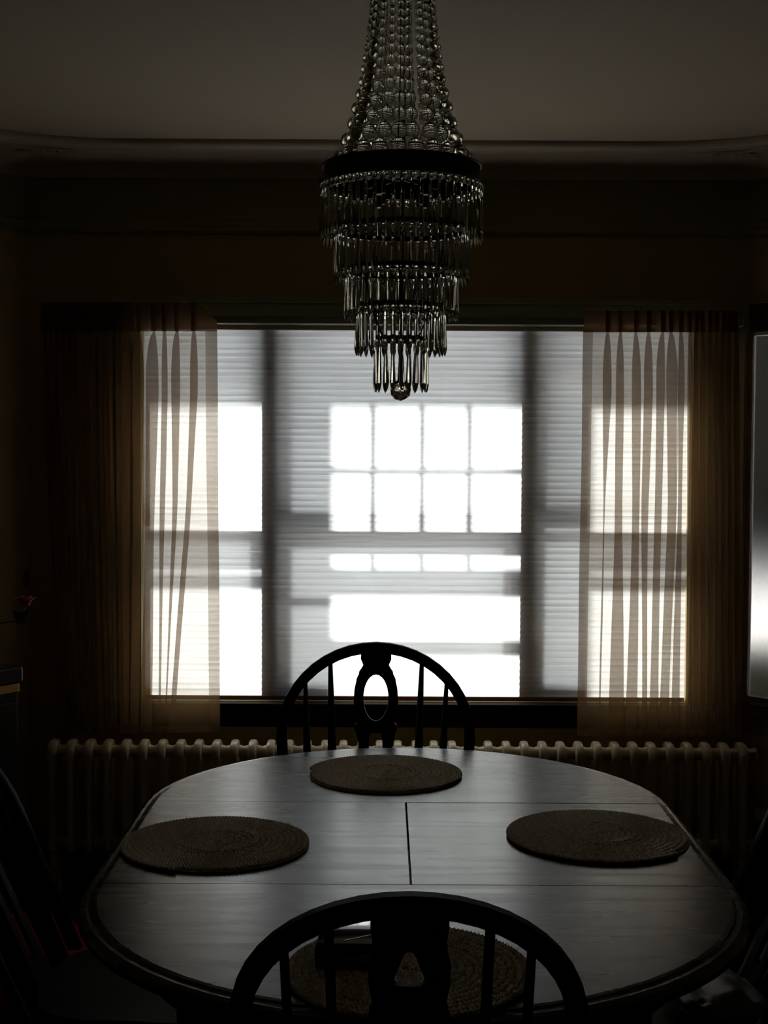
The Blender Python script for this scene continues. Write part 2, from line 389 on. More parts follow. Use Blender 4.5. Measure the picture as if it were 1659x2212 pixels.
def sash(x0, x1, D, rails, st, t=0.022, munt=None):
    y0, y1 = YG+D, YG+D+t
    b = MB(); b.box(x0, x0+st, y0, y1, WZ0, WZ1); b.box(x1-st, x1, y0, y1, WZ0, WZ1)
    b.box(x0, x1, y0, y1, WZ1-0.03, WZ1); b.box(x0, x1, y0, y1, WZ0, WZ0+0.03)
    for a, c in rails: b.box(x0, x1, y0, y1, zs(c)+D*SZ, zs(a)+D*SZ)
    o = wpart(b, 'sash', 'white_frame')
    if munt:
        vx, hz, zlo = munt
        for q in vx:
            X = xs(q) - D*SX; m = MB().box(X-0.0042, X+0.0042, y0+0.002, y1-0.002, zlo, WZ1-0.03).build('muntin', 'white_frame', o)
        for q in hz:
            Z = zs(q) + D*SZ; m = MB().box(x0+st, x1-st, y0+0.004, y1-0.004, Z-0.004, Z+0.004).build('muntin', 'white_frame', o)
    g = MB().box(x0+st*0.5, x1-st*0.5, (y0+y1)/2-0.001, (y0+y1)/2+0.001, WZ0+0.01, WZ1-0.01).build('pane', 'window_glass', o)
    return o
for i, (a, c) in enumerate(bays):
    r1 = [(1147, 1186)] if i == 1 else [(1147, 1175)]
    r2 = [(1228, 1275), (1382, 1403)] if i == 1 else [(1188, 1222), (1240, 1262)]
    sash(a, c, 0.055, r1, 0.016)
    sash(a, c, 0.13, r2, 0.035, munt=((800, 906, 1008), (1011,), zs(1228)+0.13*SZ) if i == 1 else None)

# ---- window_2 in the right bay wall
w2 = empty('window_2'); tag(w2, kind='structure')
def w2box(name, mat, *a, parent=w2, bv=0.0): return MB().box(*a, M=MRB, b=bv).build(name, mat, parent)
b = MB()
for q in ((H2X0, H2X0+0.012, 0.004, 0.028, WZ0, WZ1), (H2X1-0.03, H2X1, 0.004, 0.028, WZ0, WZ1), (H2X0, H2X1, 0.004, 0.028, WZ0, WZ0+0.03), (H2X0, H2X1, 0.004, 0.028, WZ1-0.03, WZ1)): b.box(*q, M=MRB)
sf = b.build('sash', 'white_frame', w2)
w2box('pane', 'window_glass', H2X0+0.02, H2X1-0.02, 0.018, 0.020, WZ0+0.02, WZ1-0.02, parent=sf)
w2box('head_casing', 'trim_paint', H2X0-0.02, H2X1+0.07, -0.018, 0, WZ1, WZ1+0.085)
w2box('side_casing', 'trim_paint', H2X1, H2X1+0.08, -0.018, 0, WZ0-0.08, WZ1)
w2box('window_sill', 'dark_trim', H2X0-0.02, H2X1+0.09, -0.045, 0.004, WZ0-0.026, WZ0-0.002)

# ---- outside
ev = MB().box(-0.02, SL+0.35, 0.03, 0.42, 2.16, 2.26, MRB).build('sun_block_eave', 'white_frame'); tag(ev, 'unseen eave board added to keep sun off the bay side window', kind='structure')  # unseen, added to block the sun from window_2
gr = MB().box(-40, 60, YW+TH, 90, -0.75, -0.6).build('ground', 'bright_ground'); tag(gr, kind='structure')

# ---- the pleated blind across window_1: each cell is a part
bl = empty('pleated_blind', ((WX0+WX1)/2, YG, WZ0))
tag(bl, 'wide translucent white pleated blind drawn down behind the curtains, glowing with daylight', 'blind')
BW = (WX1-WX0)/2 - 0.004
zt, zb = WZ1-0.016, WZ0+0.014; NC = 56; pit = (zt-zb)/NC
prof = [(0.0, 0.0), (-0.0010, 0.25), (-0.0016, 0.5), (-0.0010, 0.75), (0.0, 1.0)]
v = []; f = []
nx = 2
for y, z in prof:
    for x in (-BW, BW): v.append((x, y, z*pit))
for i in range(len(prof)-1): f.append((i*2, i*2+1, i*2+3, i*2+2))
cell_me = mesh('cell', v, f, 'blind_fabric', True)
for k in range(NC):
    o = new_obj('cell', cell_me, bl, (0, 0, zb - WZ0 + k*pit))
MB().box(-BW, BW, -0.014, 0.012, zt-WZ0, WZ1-WZ0-0.001, b=0.002).build('head_rail', 'white_frame', bl)
MB().box(-BW, BW, -0.010, 0.008, 0.0005, zb-WZ0, b=0.002).build('bottom_rail', 'rail_brown', bl)

# thin frosted shade added in window_2 to blur its bright view
def frosted():
    m = bpy.data.materials.new('frosted_shade'); m.use_nodes = True; MATS['frosted_shade'] = m
    t = m.node_tree; t.nodes.clear(); o = t.nodes.new('ShaderNodeOutputMaterial')
    rf = t.nodes.new('ShaderNodeBsdfRefraction'); rf.inputs['IOR'].default_value = 1.13; rf.inputs['Roughness'].default_value = 0.46
    rf.inputs['Color'].default_value = (0.80, 0.79, 0.77, 1)
    tl = t.nodes.new('ShaderNodeBsdfTranslucent'); tl.inputs[0].default_value = (0.30, 0.26, 0.22, 1)
    mx = t.nodes.new('ShaderNodeMixShader'); mx.inputs[0].default_value = 0.06
    t.links.new(rf.outputs[0], mx.inputs[1]); t.links.new(tl.outputs[0], mx.inputs[2]); t.links.new(mx.outputs[0], o.inputs[0])
frosted()
rs = empty('glow_blur_shade'); tag(rs, 'thin frosted shade added to blur the glow behind the sheer at the right edge', 'shade')
v = [MRB @ Vector(q) for q in ((H2X0+0.004, -0.006, WZ0+0.002), (H2X1-0.004, -0.006, WZ0+0.002), (H2X1-0.004, -0.006, WZ1-0.02), (H2X0+0.004, -0.006, WZ1-0.02))]
MB().add(v, [(0, 1, 2, 3)]).build('fabric', 'frosted_shade', rs)
MB().box(H2X0+0.004, H2X1-0.004, -0.012, 0.0, WZ0+0.001, WZ0+0.014, M=MRB).build('hem_bar', 'shade_fabric', rs)
MB().box(H2X0+0.004, H2X1-0.004, -0.036, -0.002, WZ1-0.024, WZ1-0.002, M=MRB, b=0.006).build('roller', 'shade_fabric', rs)
# made-up dark masses outside window_2, shaping the bright band seen through it
def bumpy(name, x0, x1, y, depth, z0, z1, label, cat, seed):
    rnd = random.Random(seed); nu, nv = 60, 14; v = []; f = []
    for i in range(nu+1):
        for k in range(nv+1):
            th = math.pi*k/nv; r = 1 + 0.16*math.sin(i*1.7+seed)*math.sin(k*1.3) + rnd.uniform(-.07, .07)
            v.append((lerp(x0, x1, i/nu), y - math.cos(th)*depth*r, z0 + (z1-z0)*max(0.0, math.sin(th))**0.6*(0.93 + 0.07*r)))
    for i in range(nu):
        for k in range(nv): f.append((i*(nv+1)+k, i*(nv+1)+k+1, (i+1)*(nv+1)+k+1, (i+1)*(nv+1)+k))
    o = MB().add(v, f).build(name, 'light_block_dark', None, True); tag(o, label, cat, kind='stuff')
bumpy('low_light_block', 1.9, 9.0, 8.0, 0.35, -0.62, 0.46, 'low dark mass added outside to dim the foot of the right window', 'low_light_block', 2)
bumpy('far_light_block', 3.0, 60.0, 32.0, 2.0, -0.65, 20.0, 'tall dark bank added far outside to darken the upper right window', 'light blocker', 4)

# ================================================================== CURTAINS
def sstep(t): t = max(0, min(1, t)); return t*t*(3-2*t)
def fold_cloth(name, mat, parent, toU, rows, start, end, folds, place, hem_start=None, hem_end=None, dl=0.006, smooth=True, wig=0.0):
    """folds: list of functions row-> (L, R) in pixels; each is a three-layer overlap in one continuous cloth"""
    ncol = None; V = []; grid = []
    for ri, py in enumerate(rows):
        pts = []
        s = start(py); e = end(py)
        if hem_start: 
            h = hem_start(py); hh = (h-s)
            pts += [(h, -0.0015), (lerp(s, h, 0.5), -0.003), (s, 0.0)]
        else: pts += [(s, 0)]
        last = s
        fl = [fd(py) for fd in folds]
        for k, (L, R) in enumerate(fl):
            w = max(R-L, 1.0); q = min(3.0, w*0.3)
            amp = min(1.0, w/14.0)*dl
            pts.append((lerp(last, L, 0.5), 0.001*math.sin(py*0.01+k)))
            pts.append((L-0.5, 0.0)) if L > last else pts.append((last, 0.0))
            pts += [(R-q, -amp*0.2), (R, -amp*0.8), (R-q, -amp*1.3), (L+q, -amp*1.6), (L, -amp*2.2), (L+q, -amp*2.8), (R, -amp*2.6)]
            last = R
        if hem_end:
            h = hem_end(py)
            pts += [(lerp(last, e, 0.5), 0.0), (e, 0.0), (lerp(h, e, 0.5), -0.003), (h, -0.0015)]
        else: pts += [(lerp(last, e, 0.5), 0.0), (e, 0.0)]
        ncol = len(pts)
        for j, (px, d) in enumerate(pts):
            px2 = px + wig*math.sin(py*0.013 + j*0.6)
            V.append(place(px2, py, d))
    f = []
    for i in range(len(rows)-1):
        for j in range(ncol-1): f.append((i*ncol+j, i*ncol+j+1, (i+1)*ncol+j+1, (i+1)*ncol+j))
    me = mesh(name, V, f, mat, smooth)
    return new_obj(name, me, parent)
YC = 4.80
def place_main(px, py, d):
    p = P(px, py, YC); return (p.x, YC + d, p.z)
def mkfold(c, a8, b8, a15, b15, pin=720.0, w0=3.0, a11=None, b11=None):
    """pinched at c, spans a8..b8 at y 850 and a15..b15 at y 1500"""
    def fn(py):
        if py < pin: return (c-w0, c+w0)
        if py < 850:
            t = math.sin(min(1, (py-pin)/(815-pin))*math.pi/2)**0.62
            return (lerp(c-w0, a8, t), lerp(c+w0, b8, t))
        t = (py-850)/650.0
        if a11 is not None:
            if t < 0.4: return (lerp(a8, a11, t/0.4), lerp(b8, b11, t/0.4))
            u = (t-0.4)/0.6; return (lerp(a11, a15, u), lerp(b11, b15, u))
        return (lerp(a8, a15, t), lerp(b8, b15, t))
    return fn
rows_main = [714, 720, 726, 734, 745, 760, 780, 805, 830, 850, 900, 960, 1020, 1080, 1150, 1220, 1290, 1360, 1430, 1500, 1540, 1582]
# left curtain, folds listed from the left
FL = []
for c in range(100, 262, 13):
    j = random.uniform(-3, 3); w = random.uniform(4, 7)
    xb = 130 + (c-100)*0.86 + random.uniform(-3, 3)
    FL.append(mkfold(c+j, c+j-w, c+j+w, xb-w*0.8, xb+w*0.8, w0=3))
FL += [mkfold(275, 264, 284, 262, 280, a11=262, b11=282), mkfold(301, 286, 311, 283, 302, a11=290, b11=306),
       mkfold(333, 316, 343, 306, 329, a11=316, b11=334), mkfold(356, 350, 363, 343, 347, a11=346, b11=356),
       mkfold(383, 371, 390, 358, 361, a11=374, b11=383), mkfold(419, 412, 428, 371, 382, a11=402, b11=412)]
FL2 = [mkfold(432, 432, 434, 401, 405, w0=1, a11=424, b11=425)]
cL = empty('sheer_curtain', (P(280, 1100, YC).x, YC, 0.6)); tag(cL, 'left beige sheer curtain with pinch pleats hanging beside the blind', 'curtain', 'sheer curtains over the bay window')
cL.location = (0, 0, 0)
fold_cloth('curtain_panel', 'sheer_voile', cL, None, rows_main,
           lambda y: lerp(92, 128, (y-714)/870), lambda y: lerp(469, 476, (y-714)/870), FL, place_main,
           hem_end=lambda y: lerp(443, 453, (y-714)/870), wig=0.5)
rows_head = [654, 660, 672, 690, 705, 716]
def hfold(c, w): return lambda py: (c-w, c+w)
HLf = [hfold(c+random.uniform(-2, 2), 4.0) for c in range(101, 262, 13)] + [hfold(c, 5) for c in (275, 301, 333, 356, 383, 419)]
def head_place_L(px, py, d):
    # the heading's inner top corner slopes back to the rod
    yy = py
    if px > 430: yy = max(py, 655 + (px-430)*1.0)
    if px < 110: yy = py + 2
    p = P(px, yy, YC); return (p.x, YC + d*1.6 - 0.002, p.z)
fold_cloth('heading', 'sheer_heading', cL, None, rows_head, lambda y: 88, lambda y: 469, HLf, head_place_L, dl=0.005)
# right curtain
FR = [mkfold(1312, 1301, 1320, 1294, 1298, a11=1303, b11=1306), mkfold(1340, 1329, 1347, 1315, 1347, a11=1327, b11=1344),
      mkfold(1373, 1363, 1384, 1352, 1376, a11=1365, b11=1381), mkfold(1401, 1389, 1410, 1386, 1397, a11=1384, b11=1399),
      mkfold(1431, 1416, 1436, 1402, 1421, a11=1413, b11=1428), mkfold(1449, 1438, 1463, 1424, 1445, a11=1441, b11=1460),
      mkfold(1470, 1464, 1478, 1449, 1468, a11=1463, b11=1472)]
for c in range(1490, 1590, 14):
    j = random.uniform(-2, 2); w = random.uniform(4, 6.5); xb = 1487 + (c-1490)*1.08
    FR.append(mkfold(c+j, c+j-w, c+j+w, xb-w, xb+w))
cR = empty('sheer_curtain'); tag(cR, 'right beige sheer curtain with pinch pleats hanging beside the blind above the radiator', 'curtain', 'sheer curtains over the bay window')
rows_r = rows_main[:-1] + [1590]
fold_cloth('curtain_panel', 'sheer_voile', cR, None, rows_r,
           lambda y: lerp(1260, 1246, (y-714)/870), lambda y: lerp(1594, 1602, (y-714)/870), FR, place_main,
           hem_start=lambda y: lerp(1281, 1266, (y-714)/870), wig=0.5)
HRf = [hfold(c, 5) for c in (1312, 1340, 1373, 1401, 1431, 1449, 1470)] + [hfold(c+random.uniform(-3, 3), 4) for c in range(1490, 1590, 14)]
def head_place_R(px, py, d):
    p = P(px, py, YC); return (p.x, YC + d*1.6 - 0.002, p.z)
fold_cloth('heading', 'sheer_heading', cR, None, [672, 680, 690, 703, 718], lambda y: 1261, lambda y: 1597, HRf, head_place_R, dl=0.005)
# curtain of window_2, along the bay wall
MC2 = wall_frame((CR[0], CR[1]), -math.pi/4)
def place_bay(u, z, d):
    p = MC2 @ Vector((u/1000.0, -0.085 + d, 0)); 
    return (p.x, p.y, z)
cB = empty('sheer_curtain'); tag(cB, 'sheer curtain at the right edge of the picture with the bright glow behind it', 'curtain', 'sheer curtains over the bay window')
def bfold(a, b, a2, b2): return lambda z: (lerp(a, a2, (1.95-z)/1.4), lerp(b, b2, (1.95-z)/1.4))
bf = [bfold(62, 84, 62, 88)] + [bfold(c, c+16, c+4, c+18) for c in range(230, 860, 52)]
zr = [1.95 - 1.386*k/14 for k in range(15)]
fold_cloth('curtain_panel', 'sheer_voile', cB, None, zr, lambda z: 56, lambda z: 930, bf, place_bay)
bh = [bfold(c, c+12, c, c+12) for c in range(64, 900, 22)]
fold_cloth('heading', 'sheer_heading', cB, None, [2.045, 2.0, 1.95], lambda z: 56, lambda z: 930, bh, place_bay)
# curtain rod: flat traverse track with returns to the wall
rz0 = P(865, 701, 4.83).z; rz1 = P(865, 684, 4.83).z
rx0, rx1 = P(88, 690, 4.83).x, P(1606, 690, 4.83).x
rod = empty('curtain_rod', (0, 0, 0)); tag(rod, 'flat grey metal curtain track across the top of the window', 'curtain rod')
MB().box(rx0, rx1, 4.822, 4.834, rz0, rz1, b=0.0025).build('track', 'rod_metal', rod)
MB().box(rx0, rx1, 4.818, 4.823, rz1-0.004, rz1+0.001).build('track_lip', 'rod_metal', rod)
for x in (rx0, rx1-0.012): MB().box(x, x+0.012, 4.834, YW, rz0, rz1).build('bracket', 'rod_metal', rod)

# ================================================================== RADIATOR
YRF, YRB = 4.665, 4.785
rtop = P(1600, 1606, 4.72).z
rbot = 0.15
rad = empty('radiator', (0, 0, 0)); tag(rad, 'long low cream cast iron column radiator under the window', 'radiator')
def radiator_section():
    b = MB(); n = 12
    ys = [YRF+0.022, (YRF+YRB)/2, YRB-0.022]
    hx = 0.0125
    for y in ys:      # flattened columns
        k = [(y, rbot+0.03), (y, rtop-0.04)]
        b.tube([(0, y, rbot+0.02), (0, y, rtop-0.03)], 1.0, 12, flat=(hx, 0.021))
    # top and bottom headers: rounded slabs
    for z0, z1, top in ((rtop-0.075, rtop, True), (rbot, rbot+0.07, False)):
        prof = []
        r = 0.046 if top else 0.030
        m = 8
        def arc(cy, cz, a0, a1): return [(cy + r*math.cos(math.radians(lerp(a0, a1, i/m))), cz + r*math.sin(math.radians(lerp(a0, a1, i/m)))) for i in range(m+1)]
        if top: prof = arc(YRF+r, z1-r, 180, 90) + arc(YRB-r, z1-r, 90, 0) + [(YRB-0.002, z0+0.015), (YRB-0.03, z0), (YRF+0.03, z0), (YRF+0.002, z0+0.015)]
        else: prof = [(YRF+0.002, z1-0.012), (YRF+0.03, z1), (YRB-0.03, z1), (YRB-0.002, z1-0.012)] + arc(YRB-r, z0+r, 0, -90) + arc(YRF+r, z0+r, -90, -180)
        cyc = (YRF+YRB)/2; czc = (z0+z1)/2
        L = [(-1.0, 0.86), (-0.86, 0.95), (-0.45, 1.0), (0.45, 1.0), (0.86, 0.95), (1.0, 0.86)]
        v = []; k = len(prof)
        for xx, s in L:
            for (y, z) in prof: v.append((xx*0.0135, cyc+(y-cyc)*s, czc+(z-czc)*s))
        f = [(i*k+j, i*k+(j+1) % k, (i+1)*k+(j+1) % k, (i+1)*k+j) for i in range(len(L)-1) for j in range(k)]
        f.append(tuple(range(k))[::-1]); f.append(tuple((len(L)-1)*k+j for j in range(k)))
        b.add(v, f)
        # hub joining to the next section
        b.lathe([(0.019, 0.010), (0.023, 0.016), (0.019, 0.032), (0.023, 0.047), (0.019, 0.0535)], 12, (0, cyc, czc), 'x')
    return b
xr = P(1609, 1700, YRF).x; NS = 39; PT = 0.0635 * (4.72/4.8)
xl = P(109, 1700, YRF).x; PT = (xr-xl)/(NS-1)
s0 = radiator_section().build('section', 'radiator_paint', rad, True, (xl, 0, 0))
for i in range(1, NS): new_obj('section', s0.data, rad, (xl + i*PT, 0, 0))
for x in (xl, xr):
    MB().tube([(x, YRF+0.03, rbot+0.04), (x, YRF+0.028, 0.07), (x, YRF+0.015, 0.0)], [0.014, 0.011, 0.018], 10).build('foot', 'radiator_paint', rad, True)
    MB().tube([(x, YRB-0.03, rbot+0.04), (x, YRB-0.028, 0.07), (x, YRB-0.015, 0.0)], [0.014, 0.011, 0.018], 10).build('foot', 'radiator_paint', rad, True)
vz = P(1625, 1626, YRF+0.04).z
b = MB(); b.lathe([(0.006, 0), (0.006, 0.022)], 8, (xr+0.010, YRF+0.03, vz), 'x'); b.lathe([(0.0075, 0.02), (0.0085, 0.024), (0.0085, 0.036), (0.006, 0.038)], 8, (xr+0.004, YRF+0.03, vz), 'x')
o = b.build('bleed_valve', 'rod_metal', rad, True)

# ================================================================== TABLE
TZ = 0.755; TCX = 0.055; TY0, TY1 = 2.49, 3.075; R = 0.572
tab = empty('dining_table', (TCX, (TY0+TY1)/2, 0)); tag(tab, 'dark wooden oval extending dining table with round ends and grey sheen', 'table')
TC = tab.location
def outline(r, which, n=28):
    """half outline: 'far' or 'near' end, or full"""
    pts = []
    if which == 'far': return [(r*math.cos(math.pi*k/n), TY1-TC.y + r*math.sin(math.pi*k/n)) for k in range(n+1)]
    if which == 'near': return [(r*math.cos(math.pi+math.pi*k/n), TY0-TC.y + r*math.sin(math.pi+math.pi*k/n)) for k in range(n+1)]
EP = [(-0.010, 0.0), (-0.003, -0.001), (0.0, -0.004), (0.004, -0.0045), (0.010, -0.0045), (0.018, -0.008), (0.023, -0.016), (0.022, -0.026), (0.012, -0.031), (-0.02, -0.031)]
def top_piece(which, name='tabletop'):
    v = []; f = []; g = 0.0012
    if which in ('far', 'near'):
        rings = []
        for d, z in EP:
            o = outline(R+d, which); rings.append([(x, y + (g if which == 'far' else -g), TZ+z) for x, y in o])
        n = len(rings[0]); v = [p for r_ in rings for p in r_]
        for i in range(len(rings)-1):
            for j in range(n-1): f.append((i*n+j, i*n+j+1, (i+1)*n+j+1, (i+1)*n+j))
        f.append(tuple(range(n))); f.append(tuple((len(rings)-1)*n+j for j in range(n))[::-1])
        f.append(tuple([i*n for i in range(len(rings))])); f.append(tuple([i*n+n-1 for i in range(len(rings))])[::-1])
        f.append((0, n-1, len(rings)*n-1, (len(rings)-1)*n))
        return MB().add(v, f).build(name, 'table_wood', tab, False)
def leaf(x0, x1, side, y0, y1):
    b = MB()
    prof = [(side*(R+d), TZ+z) for d, z in EP] + [(x0 if side > 0 else x1, TZ-0.031), (x0 if side > 0 else x1, TZ)]
    k = len(prof); v = [(x, y0, z) for x, z in prof] + [(x, y1, z) for x, z in prof]
    f = [(j, (j+1) % k, k+(j+1) % k, k+j) for j in range(k)] + [tuple(range(k)), tuple(range(k, 2*k))[::-1]]
    return b.add(v, f).build('table_leaf', 'table_wood', tab, False)
top_piece('far', 'tabletop_end'); top_piece('near', 'tabletop_end')
XS = PZ(882.5, 1828, TZ).x - TCX
leaf(0, XS-0.0022, -1, TY0-TC.y+0.0016, TY1-TC.y-0.0004)
leaf(XS+0.0022, 0, 1, TY0-TC.y+0.0018, TY1-TC.y-0.0035)
# apron and legs
b = MB(); ra = R-0.09
o1 = outline(ra, 'far'); o2 = outline(ra, 'near'); loop = o1 + o2
n = len(loop); v = []
for rr in (1.0, (ra-0.022)/ra):
    for z in (TZ-0.031, TZ-0.115):
        for x, y in loop:
            cy = TY1-TC.y if y > 0 else TY0-TC.y
            v.append((x*rr, cy + (y-cy)*rr, z))
f = []
for j in range(n):
    j2 = (j+1) % n
    f += [(j, j2, n+j2, n+j), (2*n+j, 3*n+j, 3*n+j2, 2*n+j2), (n+j, n+j2, 3*n+j2, 3*n+j), (j, 2*n+j, 2*n+j2, j2)]
b.add(v, f).build('apron', 'black_wood', tab, True)
for sx in (-1, 1):
    for sy in (-1, 1):
        cx, cy = sx*0.36, sy*0.50
        MB().lathe([(0.020, 0.0), (0.024, 0.02), (0.020, 0.06), (0.030, 0.35), (0.036, 0.52), (0.028, 0.56), (0.038, 0.59), (0.038, TZ-0.032)], 14, (cx, cy, 0)).build('leg', 'black_wood', tab, True)

# ================================================================== CHAIRS
def arch_pts(a, bh, ztop, zbase, n=22):
    """2D bow: straight uprights then an elliptical arch, from left foot to right foot (x, z)"""
    zc = ztop - bh; pts = []
    for k in range(4): pts.append((-a*(0.93+0.07*k/4), lerp(zbase, zc, k/4)))
    for k in range(n+1):
        th = math.pi - math.pi*k/n; pts.append((a*math.cos(th), zc + bh*math.sin(th)))
    for k in range(3, -1, -1): pts.append((a*(0.93+0.07*k/4), lerp(zbase, zc, k/4)))
    return pts
def chair(name, label, a, bh, ztop, lean, loc, rz, splat, hole, spind, legs_open=None, rail=0.0285, raild=0.024, bow=0.025, group='arch-backed black dining chairs', splat_open=None):
    """local frame: faces +y; back plane leans towards -y"""
    t = empty(name, loc, rz); tag(t, label, 'chair', group)
    SH = 0.455; yb = -0.20; tl = math.tan(lean)
    def B(x, z, dy=0.0):                                    # point of the back surface
        return (x, yb - (z-SH)*tl + bow*(x/a)**2 + dy, z)
    # seat
    sv = []; prof = [(0.93, SH-0.036), (1.0, SH-0.026), (1.0, SH-0.008), (0.965, SH), (0.6, SH-0.006), (0.2, SH-0.008)]
    n = 28; m = MB(); v = []; f = []
    for s, z in prof:
        for k in range(n):
            th = 2*math.pi*k/n; cx, sy = math.cos(th), math.sin(th)
            e = 0.62
            x = (a*0.96)*math.copysign(abs(cx)**e, cx)*s*(1.0 if sy > 0 else 0.93); y = 0.015 + 0.215*math.copysign(abs(sy)**e, sy)*s
            v.append((x, y, z))
    for i in range(len(prof)-1):
        for j in range(n): f.append((i*n+j, i*n+(j+1) % n, (i+1)*n+(j+1) % n, (i+1)*n+j))
    f.append(tuple(range(n))[::-1]); f.append(tuple((len(prof)-1)*n+j for j in range(n)))
    m.add(v, f).build('seat', 'black_wood', t, True)
    # bow
    ap = arch_pts(a - rail/2, bh - rail/2, ztop - rail/2, SH-0.01)
    k = len(ap); v = []; f = []
    for i, (x, z) in enumerate(ap):
        p0 = ap[max(i-1, 0)]; p1 = ap[min(i+1, k-1)]
        tx, tz = p1[0]-p0[0], p1[1]-p0[1]; l = math.hypot(tx, tz); nx_, nz_ = -tz/l, tx/l
        c = 0.22
        sec = [(-1+c, -1), (1-c, -1), (1, -1+c), (1, 1-c), (1-c, 1), (-1+c, 1), (-1, 1-c), (-1, -1+c)]
        for u, w in sec: v.append(B(x + nx_*u*rail/2, z + nz_*u*rail/2, w*raild/2))
    f = [(i*8+j, i*8+(j+1) % 8, (i+1)*8+(j+1) % 8, (i+1)*8+j) for i in range(k-1) for j in range(8)] + [tuple(range(8))[::-1], tuple((k-1)*8+j for j in range(8))]
    MB().add(v, f).build('back_bow', 'black_wood', t, True)
    # spindles (x top, z top, x bottom, half width top, bottom)
    for xt, xb_, wt, wb_ in spind:
        aa = a - rail; zc = ztop - bh
        zt_ = zc + (bh-rail*0.7)*math.sqrt(max(0, 1-(xt/aa)**2))
        pts = []; rr = []
        for q in range(9):
            s = q/8; x = lerp(xb_, xt, s); z = lerp(SH-0.01, zt_, s); pts.append(B(x, z)); rr.append(lerp(wt, wb_, min(1.0, (1-s)*2.0)))
        MB().tube(pts, rr, 8).build('spindle', 'black_wood', t, True)
    # splat: outline of half widths against drop from the top, with a pierced hole
    zs_ = [s[0] for s in splat]
    def hw(z):
        for (z0, w0), (z1, w1) in zip(splat, splat[1:]):
            if z1 <= z <= z0: s = (z0-z)/(z0-z1+1e-9); s = s*s*(3-2*s); return lerp(w0, w1, s)
        return splat[-1][1]
    def hh(z):
        for (z0, w0), (z1, w1) in zip(hole, hole[1:]):
            if z1 <= z <= z0: s = (z0-z)/(z0-z1+1e-9); return lerp(w0, w1, s)
        return 0.0
    top, bot = splat[0][0], splat[-1][0]
    lv = sorted(set([round(lerp(top, bot, i/64), 5) for i in range(65)] + [round(h[0], 5) for h in hole] + [round(s[0], 5) for s in splat]), reverse=True)
    th = 0.011; v = []; f = []
    for z in lv:
        w = hw(z); h = hh(z); h = min(h, w-0.004)
        for side in (-1, 1):
            for dy in (-th/2, th/2):
                v.append(B(side*h, z, dy)); v.append(B(side*w, z, dy))
    for i in range(len(lv)-1):
        o, p = i*8, (i+1)*8
        for sd in (0, 4):
            f += [(o+sd, o+sd+1, p+sd+1, p+sd), (o+sd+2, p+sd+2, p+sd+3, o+sd+3), (o+sd+1, o+sd+3, p+sd+3, p+sd+1)]
            if hh(lv[i]) > 0.0002 or hh(lv[i+1]) > 0.0002: f.append((o+sd, p+sd, p+sd+2, o+sd+2))
    MB().add(v, f).build('splat', 'black_wood', t, False)
    # legs, stretchers
    for sx in (-1, 1):
        for sy in (-1, 1):
            x0, y0 = sx*a*0.74, 0.015+sy*0.15; x1, y1 = sx*a*0.93, 0.015+sy*0.215
            P0, P1 = Vector((x0, y0, SH-0.02)), Vector((x1, y1, 0.0))
            MB().tube([P0.lerp(P1, s) for s in (0, 0.15, 0.5, 0.85, 1)], [0.014, 0.017, 0.020, 0.015, 0.012], 10).build('leg', 'black_wood', t, True)
    for sx in (-1, 1):
        MB().tube([(sx*a*0.84, 0.015-0.185, 0.2), (sx*a*0.84, 0.015, 0.2), (sx*a*0.84, 0.015+0.185, 0.2)], [0.009, 0.013, 0.009], 8).build('stretcher', 'black_wood', t, True)
    MB().tube([(-a*0.84, 0.015, 0.2), (0, 0.015, 0.2), (a*0.84, 0.015, 0.2)], [0.009, 0.012, 0.009], 8).build('stretcher', 'black_wood', t, True)
    return t
LEAN = math.radians(11)
# far chair: faces the camera side; plane of its back about y = 3.80
YF = 3.80
def farz(py): return P(812, py, YF+0.03).z
ftop = farz(1389)
k1 = 1/(3000/(YF+0.03))
FS = [(ftop-0.010, 0.042), (farz(1412), 0.042), (farz(1424), 0.0425), (farz(1437), 0.0355), (farz(1452), 0.047), (farz(1470), 0.055), (farz(1490), 0.060), (farz(1512), 0.0615), (farz(1533), 0.059),
      (farz(1547), 0.055), (farz(1556), 0.0515), (farz(1562), 0.058), (farz(1570), 0.0595), (farz(1579), 0.053), (farz(1600), 0.0475), (farz(1640), 0.046), (0.445, 0.046)]
hc = farz(1505); ha = 0.0625
FH = [(hc + ha*math.cos(math.pi*q/14), 0.0345*math.sin(math.pi*q/14)) for q in range(15)]
FH += [(farz(1577), 0.0), (farz(1579.2), 0.017), (farz(1600), 0.0185), (0.50, 0.019), (0.497, 0.0)]
fx = P(812, 1500, YF).x
fa = 0.272
chair('dining_chair', 'black arch-backed dining chair at the far end of the table before the window', fa, 0.245, ftop, LEAN,
      (fx, YF - 0.20 - 0.06, 0), math.pi, FS, FH,
      [(-0.195, -0.170, 0.0055, 0.012), (-0.127, -0.108, 0.006, 0.0125), (0.127, 0.112, 0.006, 0.0125), (0.195, 0.178, 0.0055, 0.012)])
